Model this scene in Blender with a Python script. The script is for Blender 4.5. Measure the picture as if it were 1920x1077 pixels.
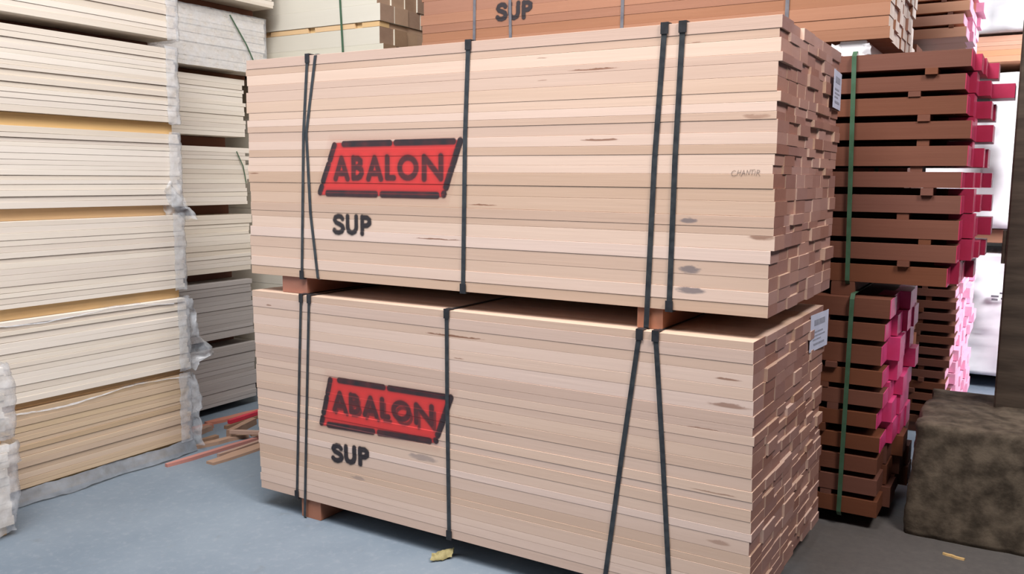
import bpy, math, random
import numpy as np
from mathutils import Vector, noise, Matrix

random.seed(11)
S = bpy.context.scene
for o in list(bpy.data.objects):
    bpy.data.objects.remove(o)
COL = S.collection

# ------------------------------------------------------------------ camera
YAW, PITCH, ROLL, FPX = -0.5373, 0.1245, 0.0079, 1640.7
cam_d = bpy.data.cameras.new('camera')
cam = bpy.data.objects.new('camera', cam_d)
COL.objects.link(cam)
cam_d.sensor_width = 36.0
cam_d.lens = FPX / 1920 * 36.0
cam_d.clip_start = 0.05
fw = Vector((math.sin(YAW) * math.cos(PITCH), math.cos(YAW) * math.cos(PITCH), -math.sin(PITCH)))
rt = Vector((math.cos(YAW), -math.sin(YAW), 0))
up = rt.cross(fw)
rt, up = math.cos(ROLL) * rt + math.sin(ROLL) * up, math.cos(ROLL) * up - math.sin(ROLL) * rt
m3 = Matrix((rt, up, -fw)).transposed()
cam.matrix_world = Matrix.Translation((3.086, -2.836, 1.55)) @ m3.to_4x4()
S.camera = cam

# ------------------------------------------------------------------ world, light, exposure
S.view_settings.view_transform = 'Standard'
S.view_settings.look = 'None'
S.view_settings.gamma = 1.0
S.view_settings.use_curve_mapping = False
S.view_settings.exposure = -0.2
W = bpy.data.worlds.new('overcast_sky')
S.world = W
W.use_nodes = True
bg = W.node_tree.nodes['Background']
bg.inputs[0].default_value = (0.72, 0.86, 1.0, 1)
bg.inputs[1].default_value = 1.5


def area(name, loc, target, sx, sy, watts, color, spread=180):
    l = bpy.data.lights.new(name, 'AREA')
    l.shape = 'RECTANGLE'
    l.size, l.size_y, l.energy, l.color = sx, sy, watts, color
    l.spread = math.radians(spread)
    o = bpy.data.objects.new(name, l)
    COL.objects.link(o)
    o.location = loc
    o.rotation_euler = (Vector(target) - Vector(loc)).to_track_quat('-Z', 'Y').to_euler()
    return o


area('skylight_over_aisle', (1.2, -1.75, 5.6), (-0.6, 0.0, 1.2), 3.0, 2.6, 590, (1.0, 0.975, 0.96))
area('rooflight_right', (5.0, -1.2, 5.5), (2.4, 0.3, 2.0), 1.2, 1.2, 38, (1.0, 0.90, 0.84), 55)  # added fill lamp without a known fitting, brightens the upper pack's end
area('rooflight_rear_right', (6.0, 2.8, 3.6), (2.9, 4.5, 1.5), 2.0, 2.0, 150, (1.0, 0.97, 0.99), 85)

# ------------------------------------------------------------------ materials


def new_mat(name):
    m = bpy.data.materials.new(name)
    m.use_nodes = True
    nt = m.node_tree
    return m, nt, nt.nodes['Principled BSDF']


def N(nt, typ, **kw):
    n = nt.nodes.new(typ)
    for k, v in kw.items():
        setattr(n, k, v)
    return n


def math_n(nt, op, a, b=None, c=None, clamp=False):
    n = N(nt, 'ShaderNodeMath', operation=op, use_clamp=clamp)
    for i, v in enumerate((a, b, c)):
        if v is None:
            continue
        if isinstance(v, (int, float)):
            n.inputs[i].default_value = v
        else:
            nt.links.new(v, n.inputs[i])
    return n.outputs[0]


def mixc(nt, fac, a, b, blend='MIX'):
    n = N(nt, 'ShaderNodeMix', data_type='RGBA', blend_type=blend)
    for sock, v in ((n.inputs[0], fac), (n.inputs[6], a), (n.inputs[7], b)):
        if isinstance(v, (int, float)):
            sock.default_value = v
        elif isinstance(v, tuple):
            sock.default_value = v if len(v) == 4 else (*v, 1)
        else:
            nt.links.new(v, sock)
    return n.outputs[2]


def noise_n(nt, vec, scale, detail=3, rough=0.55, w=None):
    n = N(nt, 'ShaderNodeTexNoise')
    if w is not None:
        n.noise_dimensions = '4D'
        nt.links.new(w, n.inputs['W'])
    n.inputs['Scale'].default_value = scale
    n.inputs['Detail'].default_value = detail
    n.inputs['Roughness'].default_value = rough
    nt.links.new(vec, n.inputs['Vector'])
    return n.outputs[0]


def smooth(nt, v, lo, hi):
    n = N(nt, 'ShaderNodeMapRange', interpolation_type='SMOOTHSTEP')
    nt.links.new(v, n.inputs[0])
    n.inputs[1].default_value = lo
    n.inputs[2].default_value = hi
    return n.outputs[0]


def scaled(nt, sx, sy, sz):
    tc = N(nt, 'ShaderNodeTexCoord')
    mp = N(nt, 'ShaderNodeMapping')
    mp.inputs['Scale'].default_value = (sx, sy, sz)
    nt.links.new(tc.outputs['Object'], mp.inputs['Vector'])
    return mp.outputs[0]


def wood(name, light, dark, knot=(0.25, 0.12, 0.07), var=0.5, streak=0.0, rough=0.65, grain=0.5, marks=False):
    """sawn timber: grain runs along the board's own X, tone differs from board to board"""
    m, nt, bs = new_mat(name)
    oi = N(nt, 'ShaderNodeObjectInfo')
    rnd = oi.outputs['Random']
    w = math_n(nt, 'MULTIPLY', rnd, 37.0)
    g1 = noise_n(nt, scaled(nt, 0.9, 9, 14), 1.0, 3, 0.6, w)
    g2 = noise_n(nt, scaled(nt, 2.5, 60, 90), 1.0, 3, 0.6, w)
    tone = math_n(nt, 'MULTIPLY_ADD', g1, 0.9 * grain, math_n(nt, 'MULTIPLY', g2, 0.45 * grain))
    tone = math_n(nt, 'ADD', tone, math_n(nt, 'MULTIPLY_ADD', rnd, var, -0.5 * var - 0.675 * grain + 0.5), clamp=True)
    col = mixc(nt, tone, light, dark)
    # a few boards are clearly redder or yellower than the rest
    r2 = math_n(nt, 'FRACT', math_n(nt, 'MULTIPLY', rnd, 91.7))
    hs = N(nt, 'ShaderNodeHueSaturation')
    nt.links.new(math_n(nt, 'MULTIPLY_ADD', r2, 0.010, 0.495), hs.inputs['Hue'])
    nt.links.new(math_n(nt, 'MULTIPLY_ADD', r2, 0.2, 0.92), hs.inputs['Saturation'])
    nt.links.new(col, hs.inputs['Color'])
    col = hs.outputs[0]
    if streak:
        s = noise_n(nt, scaled(nt, 3.0, 30, 95), 1.0, 2, 0.5, math_n(nt, 'MULTIPLY', rnd, 71.0))
        col = mixc(nt, math_n(nt, 'MULTIPLY', smooth(nt, s, 0.70, 0.80), streak), col, knot)
    if marks:
        def at(nm):
            a = N(nt, 'ShaderNodeAttribute', attribute_type='OBJECT', attribute_name=nm)
            return a.outputs['Fac']
        tc = N(nt, 'ShaderNodeTexCoord')
        sp = N(nt, 'ShaderNodeSeparateXYZ')
        nt.links.new(tc.outputs['Object'], sp.inputs[0])
        wob = noise_n(nt, scaled(nt, 30, 60, 90), 1.0, 3)
        dx = math_n(nt, 'DIVIDE', math_n(nt, 'SUBTRACT', sp.outputs[0], at('mark_x')), math_n(nt, 'MAXIMUM', at('mark_l'), 1e-4))
        zz = math_n(nt, 'ADD', sp.outputs[2], math_n(nt, 'MULTIPLY_ADD', wob, 0.008, -0.004))
        dz = math_n(nt, 'DIVIDE', math_n(nt, 'SUBTRACT', zz, at('mark_z')), math_n(nt, 'MAXIMUM', at('mark_h'), 1e-4))
        r = math_n(nt, 'ADD', math_n(nt, 'ADD', math_n(nt, 'MULTIPLY', dx, dx), math_n(nt, 'MULTIPLY', dz, dz)), math_n(nt, 'MULTIPLY_ADD', wob, 1.6, -0.8))
        fac = math_n(nt, 'MULTIPLY', smooth(nt, math_n(nt, 'SUBTRACT', 1.0, r), 0.0, 0.8), at('mark_d'))
        mc = mixc(nt, at('mark_c'), knot, (0.13, 0.12, 0.14))
        col = mixc(nt, fac, col, mc)
    nt.links.new(col, bs.inputs['Base Color'])
    bs.inputs['Roughness'].default_value = rough
    bs.inputs['Specular IOR Level'].default_value = 0.3
    bp = N(nt, 'ShaderNodeBump')
    bp.inputs['Strength'].default_value = 0.25
    bp.inputs['Distance'].default_value = 0.002
    nt.links.new(g2, bp.inputs['Height'])
    nt.links.new(bp.outputs[0], bs.inputs['Normal'])
    return m


def plain(name, c1, c2, scale=8, rough=0.6, metal=0.0, bump=0.0, stretch=(1, 1, 1), detail=4, spec=0.4):
    m, nt, bs = new_mat(name)
    n = noise_n(nt, scaled(nt, *stretch), scale, detail)
    nt.links.new(mixc(nt, smooth(nt, n, 0.3, 0.7), c1, c2), bs.inputs['Base Color'])
    bs.inputs['Roughness'].default_value = rough
    bs.inputs['Metallic'].default_value = metal
    bs.inputs['Specular IOR Level'].default_value = spec
    if bump:
        bp = N(nt, 'ShaderNodeBump')
        bp.inputs['Strength'].default_value = bump
        bp.inputs['Distance'].default_value = 0.01
        nt.links.new(n, bp.inputs['Height'])
        nt.links.new(bp.outputs[0], bs.inputs['Normal'])
    return m


def film(name, col, alpha, rough=0.22):
    m, nt, bs = new_mat(name)
    n = noise_n(nt, scaled(nt, 1, 1, 1), 22, 4)
    bs.inputs['Base Color'].default_value = (*col, 1)
    bs.inputs['Roughness'].default_value = rough
    nt.links.new(math_n(nt, 'MULTIPLY_ADD', n, 0.7, alpha - 0.35, clamp=True), bs.inputs['Alpha'])
    return m


M = {}
M['beech'] = wood('pale_beech', (0.73, 0.56, 0.475), (0.52, 0.36, 0.275), (0.22, 0.10, 0.06), var=0.75, streak=0.22, grain=0.5, marks=True)
M['beech_end'] = wood('beech_end_grain', (0.40, 0.245, 0.215), (0.25, 0.125, 0.105), var=0.8, grain=0.6, rough=0.5)
M['panel'] = wood('white_panel_board', (0.86, 0.80, 0.72), (0.66, 0.58, 0.50), var=0.5, grain=0.75)
M['panel_end'] = wood('panel_end', (0.6, 0.47, 0.38), (0.45, 0.33, 0.26), var=0.5)
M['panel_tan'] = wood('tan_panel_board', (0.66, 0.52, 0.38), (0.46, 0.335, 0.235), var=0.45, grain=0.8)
M['spruce'] = wood('pale_spruce', (0.70, 0.67, 0.59), (0.58, 0.545, 0.455), var=0.5, grain=0.5)
M['spruce_end'] = wood('spruce_end', (0.45, 0.31, 0.22), (0.20, 0.12, 0.08), var=0.9)
M['pine'] = wood('yellow_pine_bearer', (0.76, 0.54, 0.30), (0.60, 0.40, 0.20), (0.2, 0.1, 0.05), streak=0.5)
M['red_bearer'] = wood('reddish_bearer', (0.42, 0.20, 0.145), (0.30, 0.13, 0.09))
M['orange'] = wood('orange_timber', (0.36, 0.19, 0.132), (0.25, 0.12, 0.077), var=0.6, grain=0.9)
M['salmon'] = wood('salmon_timber', (0.66, 0.37, 0.25), (0.52, 0.26, 0.165), var=0.5, grain=0.8)  # orange timber lightened: the rear packs' stronger light is put into the colour
M['panel_grey'] = wood('grey_weathered_board', (0.50, 0.465, 0.45), (0.37, 0.335, 0.32), var=0.5, grain=0.75)  # pale panel boards greyed: shade low on the far tower is in the colour
M['white_end'] = plain('white_end_paint', (0.92, 0.88, 0.83), (0.80, 0.71, 0.64), 18, 0.6)
M['brown'] = wood('brown_plank', (0.185, 0.074, 0.047), (0.125, 0.046, 0.029), var=0.4, grain=0.8)
M['pink'] = plain('pink_end_paint', (0.74, 0.085, 0.28), (0.60, 0.045, 0.17), 9, 0.45)
M['crimson'] = plain('crimson_end_paint', (0.58, 0.045, 0.135), (0.45, 0.03, 0.09), 9, 0.45)  # pink end paint darkened, the backlit stack's shade put into the colour
M['pink_pale'] = plain('pale_pink_end_paint', (0.86, 0.48, 0.62), (0.82, 0.36, 0.53), 14, 0.5)
M['black_strap'] = plain('black_strap', (0.022, 0.025, 0.03), (0.045, 0.05, 0.055), 30, 0.38)
M['black_guard'] = plain('black_guard', (0.012, 0.012, 0.015), (0.025, 0.025, 0.03), 30, 0.5)
M['green_strap'] = plain('green_strap', (0.045, 0.10, 0.055), (0.06, 0.13, 0.08), 20, 0.45)
M['grey_strap'] = plain('grey_strap', (0.10, 0.10, 0.12), (0.15, 0.15, 0.17), 20, 0.45)
M['film'] = film('clear_film', (0.80, 0.84, 0.90), 0.38)
M['film_grey'] = film('grey_film', (0.26, 0.29, 0.33), 0.72)
M['film_white'] = plain('white_wrap', (0.86, 0.86, 0.89), (0.74, 0.74, 0.78), 3, 0.35)
M['paper'] = plain('paper_sheet', (0.56, 0.61, 0.78), (0.50, 0.55, 0.72), 12, 0.7)
M['print'] = plain('grey_print', (0.25, 0.27, 0.36), (0.33, 0.36, 0.45), 40, 0.8)
M['conc_block'] = plain('stained_concrete', (0.042, 0.031, 0.021), (0.14, 0.11, 0.08), 13, 0.9, bump=0.9, detail=10)
M['post'] = plain('dark_post', (0.045, 0.033, 0.024), (0.09, 0.068, 0.05), 6, 0.75, bump=0.3, stretch=(3, 3, 0.5))
M['leaf'] = plain('dry_leaf', (0.36, 0.31, 0.15), (0.20, 0.17, 0.07), 30, 0.8)
M['scrap'] = wood('scrap_wood', (0.45, 0.30, 0.23), (0.28, 0.17, 0.12), var=0.8)
M['scrap_red'] = plain('red_paint', (0.62, 0.04, 0.07), (0.5, 0.03, 0.06), 12, 0.5)
M['scrap_pink'] = wood('pinkish_scrap', (0.55, 0.25, 0.20), (0.42, 0.17, 0.13))
M['shell'] = plain('grey_cladding', (0.16, 0.155, 0.15), (0.12, 0.115, 0.11), 2, 0.8)


def floor_material():
    m, nt, bs = new_mat('concrete_floor')
    a = noise_n(nt, scaled(nt, 1, 1, 1), 1.3, 6, 0.6)
    b = noise_n(nt, scaled(nt, 1, 1, 1), 26, 5, 0.7)
    c = noise_n(nt, scaled(nt, 1, 1, 1), 7.0, 3, 0.6)
    col = mixc(nt, smooth(nt, a, 0.3, 0.7), (0.145, 0.188, 0.238), (0.19, 0.235, 0.285))
    col = mixc(nt, math_n(nt, 'MULTIPLY', smooth(nt, b, 0.48, 0.75), 0.35), col, (0.29, 0.325, 0.37))
    col = mixc(nt, math_n(nt, 'MULTIPLY', smooth(nt, c, 0.62, 0.75), 0.5), col, (0.15, 0.175, 0.20))
    # darker, browner patch of the concrete round the footing, with a noisy edge
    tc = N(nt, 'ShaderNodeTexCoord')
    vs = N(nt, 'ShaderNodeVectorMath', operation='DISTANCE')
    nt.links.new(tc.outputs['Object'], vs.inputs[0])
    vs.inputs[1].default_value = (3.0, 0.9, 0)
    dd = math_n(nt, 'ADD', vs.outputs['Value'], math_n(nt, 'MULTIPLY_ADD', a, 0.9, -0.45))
    brown_patch = math_n(nt, 'MULTIPLY', smooth(nt, math_n(nt, 'MULTIPLY', dd, -1.0), -1.25, -0.55), 0.85)
    col = mixc(nt, brown_patch, col, mixc(nt, b, (0.06, 0.05, 0.042), (0.14, 0.118, 0.10)))
    nt.links.new(col, bs.inputs['Base Color'])
    bs.inputs['Roughness'].default_value = 0.62
    bp = N(nt, 'ShaderNodeBump')
    bp.inputs['Strength'].default_value = 0.35
    bp.inputs['Distance'].default_value = 0.004
    nt.links.new(b, bp.inputs['Height'])
    nt.links.new(bp.outputs[0], bs.inputs['Normal'])
    return m


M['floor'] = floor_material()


def paint_material():
    """sprayed stencil paint: the mesh carries how much red and black lies at each point"""
    m, nt, bs = new_mat('spray_paint')
    a = N(nt, 'ShaderNodeAttribute', attribute_type='GEOMETRY', attribute_name='paint')
    sp = N(nt, 'ShaderNodeSeparateColor')
    nt.links.new(a.outputs['Color'], sp.inputs[0])
    n = noise_n(nt, scaled(nt, 8, 60, 60), 1.0, 3)
    k = smooth(nt, math_n(nt, 'MULTIPLY_ADD', n, 0.25, math_n(nt, 'SUBTRACT', sp.outputs[1], 0.125)), 0.02, 0.9)
    rn = math_n(nt, 'DIVIDE', sp.outputs[0], math_n(nt, 'ADD', math_n(nt, 'ADD', sp.outputs[0], sp.outputs[1]), 0.001))
    kf = math_n(nt, 'SUBTRACT', 1.0, math_n(nt, 'MULTIPLY', rn, math_n(nt, 'SUBTRACT', 1.0, sp.outputs[1])), clamp=True)
    col = mixc(nt, kf, mixc(nt, n, (0.70, 0.034, 0.033), (0.60, 0.045, 0.04)), (0.022, 0.016, 0.02))
    alpha = math_n(nt, 'MAXIMUM', sp.outputs[0], k, clamp=True)
    nt.links.new(col, bs.inputs['Base Color'])
    nt.links.new(alpha, bs.inputs['Alpha'])
    bs.inputs['Roughness'].default_value = 0.6
    return m


M['paint'] = paint_material()

# ------------------------------------------------------------------ mesh helpers


def mesh(name, verts, faces, mats, slots=None, smooth_shade=False):
    me = bpy.data.meshes.new(name)
    me.from_pydata([tuple(v) for v in verts], [], faces)
    for k in mats:
        me.materials.append(M[k] if isinstance(k, str) else k)
    if slots is not None:
        me.polygons.foreach_set('material_index', slots)
    if smooth_shade:
        me.polygons.foreach_set('use_smooth', [True] * len(me.polygons))
    me.update()
    return me


def obj(name, me, parent=None, loc=(0, 0, 0), rot=(0, 0, 0)):
    o = bpy.data.objects.new(name, me)
    COL.objects.link(o)
    o.location = loc
    o.rotation_euler = rot
    o.parent = parent
    return o


def tag(o, label, cat=None, group=None, kind=None):
    o['label'] = label
    if cat:
        o['category'] = cat
    if group:
        o['group'] = group
    if kind:
        o['kind'] = kind
    return o


def thing(name, label, cat, loc, rz=0.0, group=None):
    o = bpy.data.objects.new(name, None)
    COL.objects.link(o)
    o.location = loc
    o.rotation_euler = (0, 0, rz)
    o.empty_display_size = 0.1
    return tag(o, label, cat, group)


CACHE = {}


def board_mesh(L, Wd, T, mats, bev=0.0006, painted=0.0):
    """a plank along X, centred; long edges eased; slots: 0 faces, 1 ends, 2 painted tip"""
    key = (round(L, 3), round(Wd, 3), round(T, 4), mats, bev, painted)
    if key in CACHE:
        return CACHE[key]
    a, b = Wd / 2, T / 2
    e = min(bev, a * 0.4, b * 0.4)
    prof = [(-a, -b + e), (-a + e, -b), (a - e, -b), (a, -b + e), (a, b - e), (a - e, b), (-a + e, b), (-a, b - e)]
    xs = [-L / 2, L / 2] if not painted else [-L / 2, L / 2 - painted, L / 2]
    V, F, SL = [], [], []
    for x in xs:
        V += [(x, p[0], p[1]) for p in prof]
    for s in range(len(xs) - 1):
        for i in range(8):
            j = (i + 1) % 8
            F.append((s * 8 + i, s * 8 + j, (s + 1) * 8 + j, (s + 1) * 8 + i)[::-1])
            SL.append(2 if (painted and s == 1) else 0)
    F.append(tuple(range(8)))
    SL.append(1)
    n = (len(xs) - 1) * 8
    F.append(tuple(range(n, n + 8))[::-1])
    SL.append(2 if painted else 1)
    # outward orientation
    F = [f[::-1] for f in F]
    me = mesh('board', V, F, mats, SL)
    CACHE[key] = me
    return me


def box_mesh(name, x0, x1, y0, y1, z0, z1, mat, bev=0.003):
    V = []
    e = bev
    me = board_mesh(x1 - x0, y1 - y0, z1 - z0, (mat, mat), e)
    return me, ((x0 + x1) / 2, (y0 + y1) / 2, (z0 + z1) / 2)


def put_box(name, parent, x0, x1, y0, y1, z0, z1, mat, bev=0.003, along='x'):
    c = ((x0 + x1) / 2, (y0 + y1) / 2, (z0 + z1) / 2)
    if along == 'x':
        return obj(name, board_mesh(x1 - x0, y1 - y0, z1 - z0, (mat, mat), bev), parent, c)
    if along == 'y':
        return obj(name, board_mesh(y1 - y0, x1 - x0, z1 - z0, (mat, mat), bev), parent, c, (0, 0, math.pi / 2))
    return obj(name, board_mesh(z1 - z0, y1 - y0, x1 - x0, (mat, mat), bev), parent, c, (0, -math.pi / 2, 0))


def ribbon(name, pts, nrm, wdir, w, t, mat, parent, closed=False):
    """flat band through pts; nrm = outward direction at each point, wdir = direction of its width"""
    V, F = [], []
    wd = Vector(wdir).normalized()
    n = len(pts)
    for p, q in zip(pts, nrm):
        p, q = Vector(p), Vector(q).normalized()
        for s, k in ((-1, 0), (1, 0), (1, 1), (-1, 1)):
            V.append(p + wd * (s * w / 2) + q * (k * t))
    for i in range(n if closed else n - 1):
        a, b = i * 4, ((i + 1) % n) * 4
        for k in range(4):
            l = (k + 1) % 4
            F.append((a + k, b + k, b + l, a + l))
    if not closed:
        F.append((0, 1, 2, 3))
        F.append((n * 4 - 1, n * 4 - 2, n * 4 - 3, n * 4 - 4))
    return obj(name, mesh(name, V, F, (mat,)), parent)


def loop_strap(parent, front, Wd, zt, mat, w=0.016, guards=(True, True), gmat='black_guard', off=0.0025, x_back=None):
    """band round a pack: front = [(x, z) from top to bottom] on the face y=0; goes over the top, down the back, under"""
    t = 0.0012
    c = 0.006
    P, Q = [], []
    xt, zt_ = front[0]
    xb, zb = front[-1]
    P.append((xt, c, zt_ + off)); Q.append((0, -0.3, 1))
    P.append((xt, -off, zt_ - c)); Q.append((0, -1, 0.3))
    for x, z in front[1:-1]:
        P.append((x, -off, z)); Q.append((0, -1, 0))
    P.append((xb, -off, zb + c)); Q.append((0, -1, -0.3))
    P.append((xb, c, zb - off)); Q.append((0, -0.3, -1))
    P.append((xb, Wd - c, zb - off)); Q.append((0, 0.3, -1))
    P.append((xb, Wd + off, zb + c)); Q.append((0, 1, -0.3))
    P.append((xt, Wd + off, zt_ - c)); Q.append((0, 1, 0.3))
    P.append((xt, Wd - c, zt_ + off)); Q.append((0, 0.3, 1))
    s = ribbon('strap', P, Q, (1, 0, 0), w, t, mat, parent, True)
    for (x, z), on, sg in ((front[0], guards[0], 1), (front[-1], guards[1], -1)):
        if on:
            g = w / 2 + 0.004
            tt = 0.004
            prof = [(-off - tt, z - sg * 0.032), (-off - tt, z + sg * (off + tt)), (0.03, z + sg * (off + tt)), (0.03, z + sg * off), (-off, z + sg * off), (-off, z - sg * 0.032)]
            V = [(x - g, a, b) for a, b in prof] + [(x + g, a, b) for a, b in prof]
            F = [(0, 1, 4, 5), (1, 2, 3, 4), (11, 10, 7, 6), (10, 9, 8, 7)]
            F += [(i, 6 + i, 6 + (i + 1) % 6, (i + 1) % 6) for i in range(6)]
            obj('corner_guard', mesh('corner_guard', V, F, (gmat,)), s)
    return s


# ------------------------------------------------------------------ the pack of boards


def layers_of(z0, z1, n, jit, rng):
    t = [1 + rng.uniform(-jit, jit) for _ in range(n)]
    k = (z1 - z0) / sum(t)
    out, z = [], z0
    for v in t:
        out.append((z, round(v * k, 4)))
        z += v * k
    return out


def fill_boards(root, L, Wd, layers, wmin, wmax, mats, seed, end_j=0.008, front_j=0.0012, painted=None, lean=None, gap=0.0006, proud=None, base_z=0.0, pitch=None):
    """boards of a pack in its own frame: face y=0, length 0..L; returns the front board of each layer"""
    rng = random.Random(seed)
    front = []
    for li, (zb, t) in enumerate(layers):
        y = 0.0
        col = 0
        while y < Wd - 0.01:
            w = round(rng.uniform(wmin, wmax), 2)
            if Wd - y - w < wmin * 0.75:
                w = Wd - y
            fj = rng.uniform(-front_j, front_j) if col == 0 else 0
            dx = max(-2.2 * end_j, min(2.2 * end_j, rng.gauss(0, end_j)))
            if lean:
                dx += lean((zb + t / 2))
            if proud:
                dx += proud(y + w / 2, zb, rng)
            pt = (painted(zb) if col else min(painted(zb), 0.003)) if painted else 0.0
            ms = mats if pt else mats[:2]
            tk = t if (col == 0 or not pitch or li == len(layers) - 1 or (pitch == 'second' and (col > 1 or li == 4))) else layers[li + 1][0] - zb - 0.003
            me = board_mesh(L, w - gap * 2, tk - gap, ms, painted=pt)
            o = obj('board', me, root, (L / 2 + dx, y + w / 2 + fj, zb + tk / 2 - base_z))
            if col == 0:
                front.append((zb, t, o, fj))
            y += w
            col += 1
    return front


def mark(front, x, z, half_len, half_h, dark, grey=0.0):
    for zb, t, o, fj in front:
        if zb <= z < zb + t:
            o['mark_x'] = float(x - o.location.x)
            o['mark_z'] = float(max(-t / 2, min(t / 2, z - zb - t / 2)))
            o['mark_l'] = float(half_len)
            o['mark_h'] = float(half_h)
            o['mark_d'] = float(dark)
            o['mark_c'] = float(grey)
            return


# ------------------------------------------------------------------ stencil paint

GLYPH = {
    'A': [[(0.07, 0.03), (0.34, 0.93)], [(0.34, 0.93), (0.61, 0.03)], [(0.2, 0.27), (0.48, 0.27)]],
    'B': [[(0.1, 0.06), (0.1, 0.94)], [(0.1, 0.92), (0.3, 0.91), (0.40, 0.82), (0.40, 0.66), (0.3, 0.55), (0.14, 0.53)],
          [(0.3, 0.53), (0.43, 0.44), (0.46, 0.28), (0.39, 0.13), (0.28, 0.07), (0.1, 0.07)]],
    'L': [[(0.1, 0.95), (0.1, 0.08), (0.37, 0.08)]],
    'N': [[(0.1, 0.04), (0.1, 0.94)], [(0.12, 0.92), (0.74, 0.1)], [(0.76, 0.06), (0.76, 0.96)]],
    'O': [[(0.44 + 0.34 * math.cos(a), 0.5 + 0.42 * math.sin(a)) for a in [math.radians(-84 + 348 * i / 20) for i in range(21)]]],
    'S': [[(0.50, 0.80), (0.42, 0.92), (0.28, 0.95), (0.14, 0.88), (0.09, 0.73), (0.17, 0.59), (0.34, 0.51), (0.48, 0.41), (0.53, 0.27), (0.46, 0.12), (0.30, 0.05), (0.15, 0.08), (0.07, 0.18)]],
    'U': [[(0.1, 0.95), (0.1, 0.34), (0.16, 0.14), (0.32, 0.05), (0.48, 0.14), (0.54, 0.34), (0.54, 0.95)]],
    'P': [[(0.1, 0.03), (0.1, 0.94)], [(0.12, 0.92), (0.34, 0.91), (0.46, 0.80), (0.46, 0.60), (0.34, 0.48), (0.12, 0.46)]],
}
ADV = {'A': 0.78, 'B': 0.68, 'L': 0.52, 'O': 1.0, 'N': 0.9, 'S': 0.66, 'U': 0.74, 'P': 0.6}


def text_strokes(word, x0, x1, zb0, zb1, h0, h1):
    """strokes of a word between x0 and x1; baseline zb0 -> zb1 and letter height h0 -> h1 may drift"""
    total = sum(ADV[c] for c in word) - 0.08
    out, pen = [], 0.0
    for c in word:
        for st in GLYPH[c]:
            l = []
            for u, v in st:
                f = (pen + u) / total
                l.append((x0 + (x1 - x0) * f, zb0 + (zb1 - zb0) * f + (h0 + (h1 - h0) * f) * v))
            out.append(l)
        pen += ADV[c]
    return out


def seg_dist(X, Z, a, b):
    ax, az = a
    bx, bz = b
    dx, dz = bx - ax, bz - az
    q = dx * dx + dz * dz + 1e-12
    t = np.clip(((X - ax) * dx + (Z - az) * dz) / q, 0, 1)
    return np.hypot(X - ax - t * dx, Z - az - t * dz)


def paint_patch(name, parent, front, bounds, cell, strokes, poly=None, label=None, soft=0.0035, halo=0.22, strength=0.93, seed=3):
    """strokes: list of (polyline, half width, density); poly: corners of the red field; lies on the boards' faces"""
    x0, x1, z0, z1 = bounds
    nx, nz = int((x1 - x0) / cell) + 1, int((z1 - z0) / cell) + 1
    xs, zs = np.linspace(x0, x1, nx), np.linspace(z0, z1, nz)
    X, Z = np.meshgrid(xs, zs)
    blk = np.zeros_like(X)
    hal = np.zeros_like(X)
    for line, hw, dens in strokes:
        d = np.full_like(X, 9.0)
        for a, b in zip(line[:-1], line[1:]):
            d = np.minimum(d, seg_dist(X, Z, a, b))
        e = np.clip((hw + soft - d) / (2 * soft), 0, 1)
        e = e * e * (3 - 2 * e)
        blk = np.maximum(blk, e * dens)
        hal = np.maximum(hal, halo * dens * np.exp(-np.maximum(d - hw, 0) / 0.008))
    red = np.zeros_like(X)
    if poly:
        d = np.full_like(X, 9.0)
        n = len(poly)
        for i in range(n):
            (ax, az), (bx, bz) = poly[i], poly[(i + 1) % n]
            ln = math.hypot(bx - ax, bz - az)
            d = np.minimum(d, -((bx - ax) * (Z - az) - (bz - az) * (X - ax)) / ln)
        red = np.clip(d / 0.008 + 0.5, 0, 1)
        redh = 0.16 * np.exp(np.minimum(d, 0) / 0.02)
    rs = np.random.RandomState(seed)
    wob = np.array([[noise.noise((x * 30, 0, z * 30)) for x in xs] for z in zs])
    blk = np.maximum(blk * strength * (1 + 0.12 * wob), hal)
    # paint bridges thinly over the joints between boards
    yrow = np.zeros(nz)
    for i, z in enumerate(zs):
        for zb, t, o, fj in front:
            if zb <= z < zb + t:
                yrow[i] = fj
                edge = min(z - zb, zb + t - z)
                if edge < cell * 0.55:
                    blk[i] *= 0.72
                break
    alpha_r = np.maximum(red, redh) if poly else red
    keep = (np.maximum(alpha_r, blk) > 0.03)
    V = [(x, yrow[i] - 0.0011, z) for i, z in enumerate(zs) for x in xs]
    F = []
    for i in range(nz - 1):
        for j in range(nx - 1):
            if keep[i:i + 2, j:j + 2].any():
                a = i * nx + j
                F.append((a, a + 1, a + nx + 1, a + nx))
    used = sorted({v for f in F for v in f})
    mp = {v: k for k, v in enumerate(used)}
    me = mesh(name, [V[v] for v in used], [tuple(mp[v] for v in f) for f in F], ('paint',))
    at = me.color_attributes.new('paint', 'FLOAT_COLOR', 'POINT')
    ar, br = alpha_r.ravel(), blk.ravel()
    at.data.foreach_set('color', [c for v in used for c in (float(ar[v]), float(np.clip(br[v], 0, 1)), 0.0, 1.0)])
    o = obj(name, me, parent)
    if label:
        o['label'] = label
    return o


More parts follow.
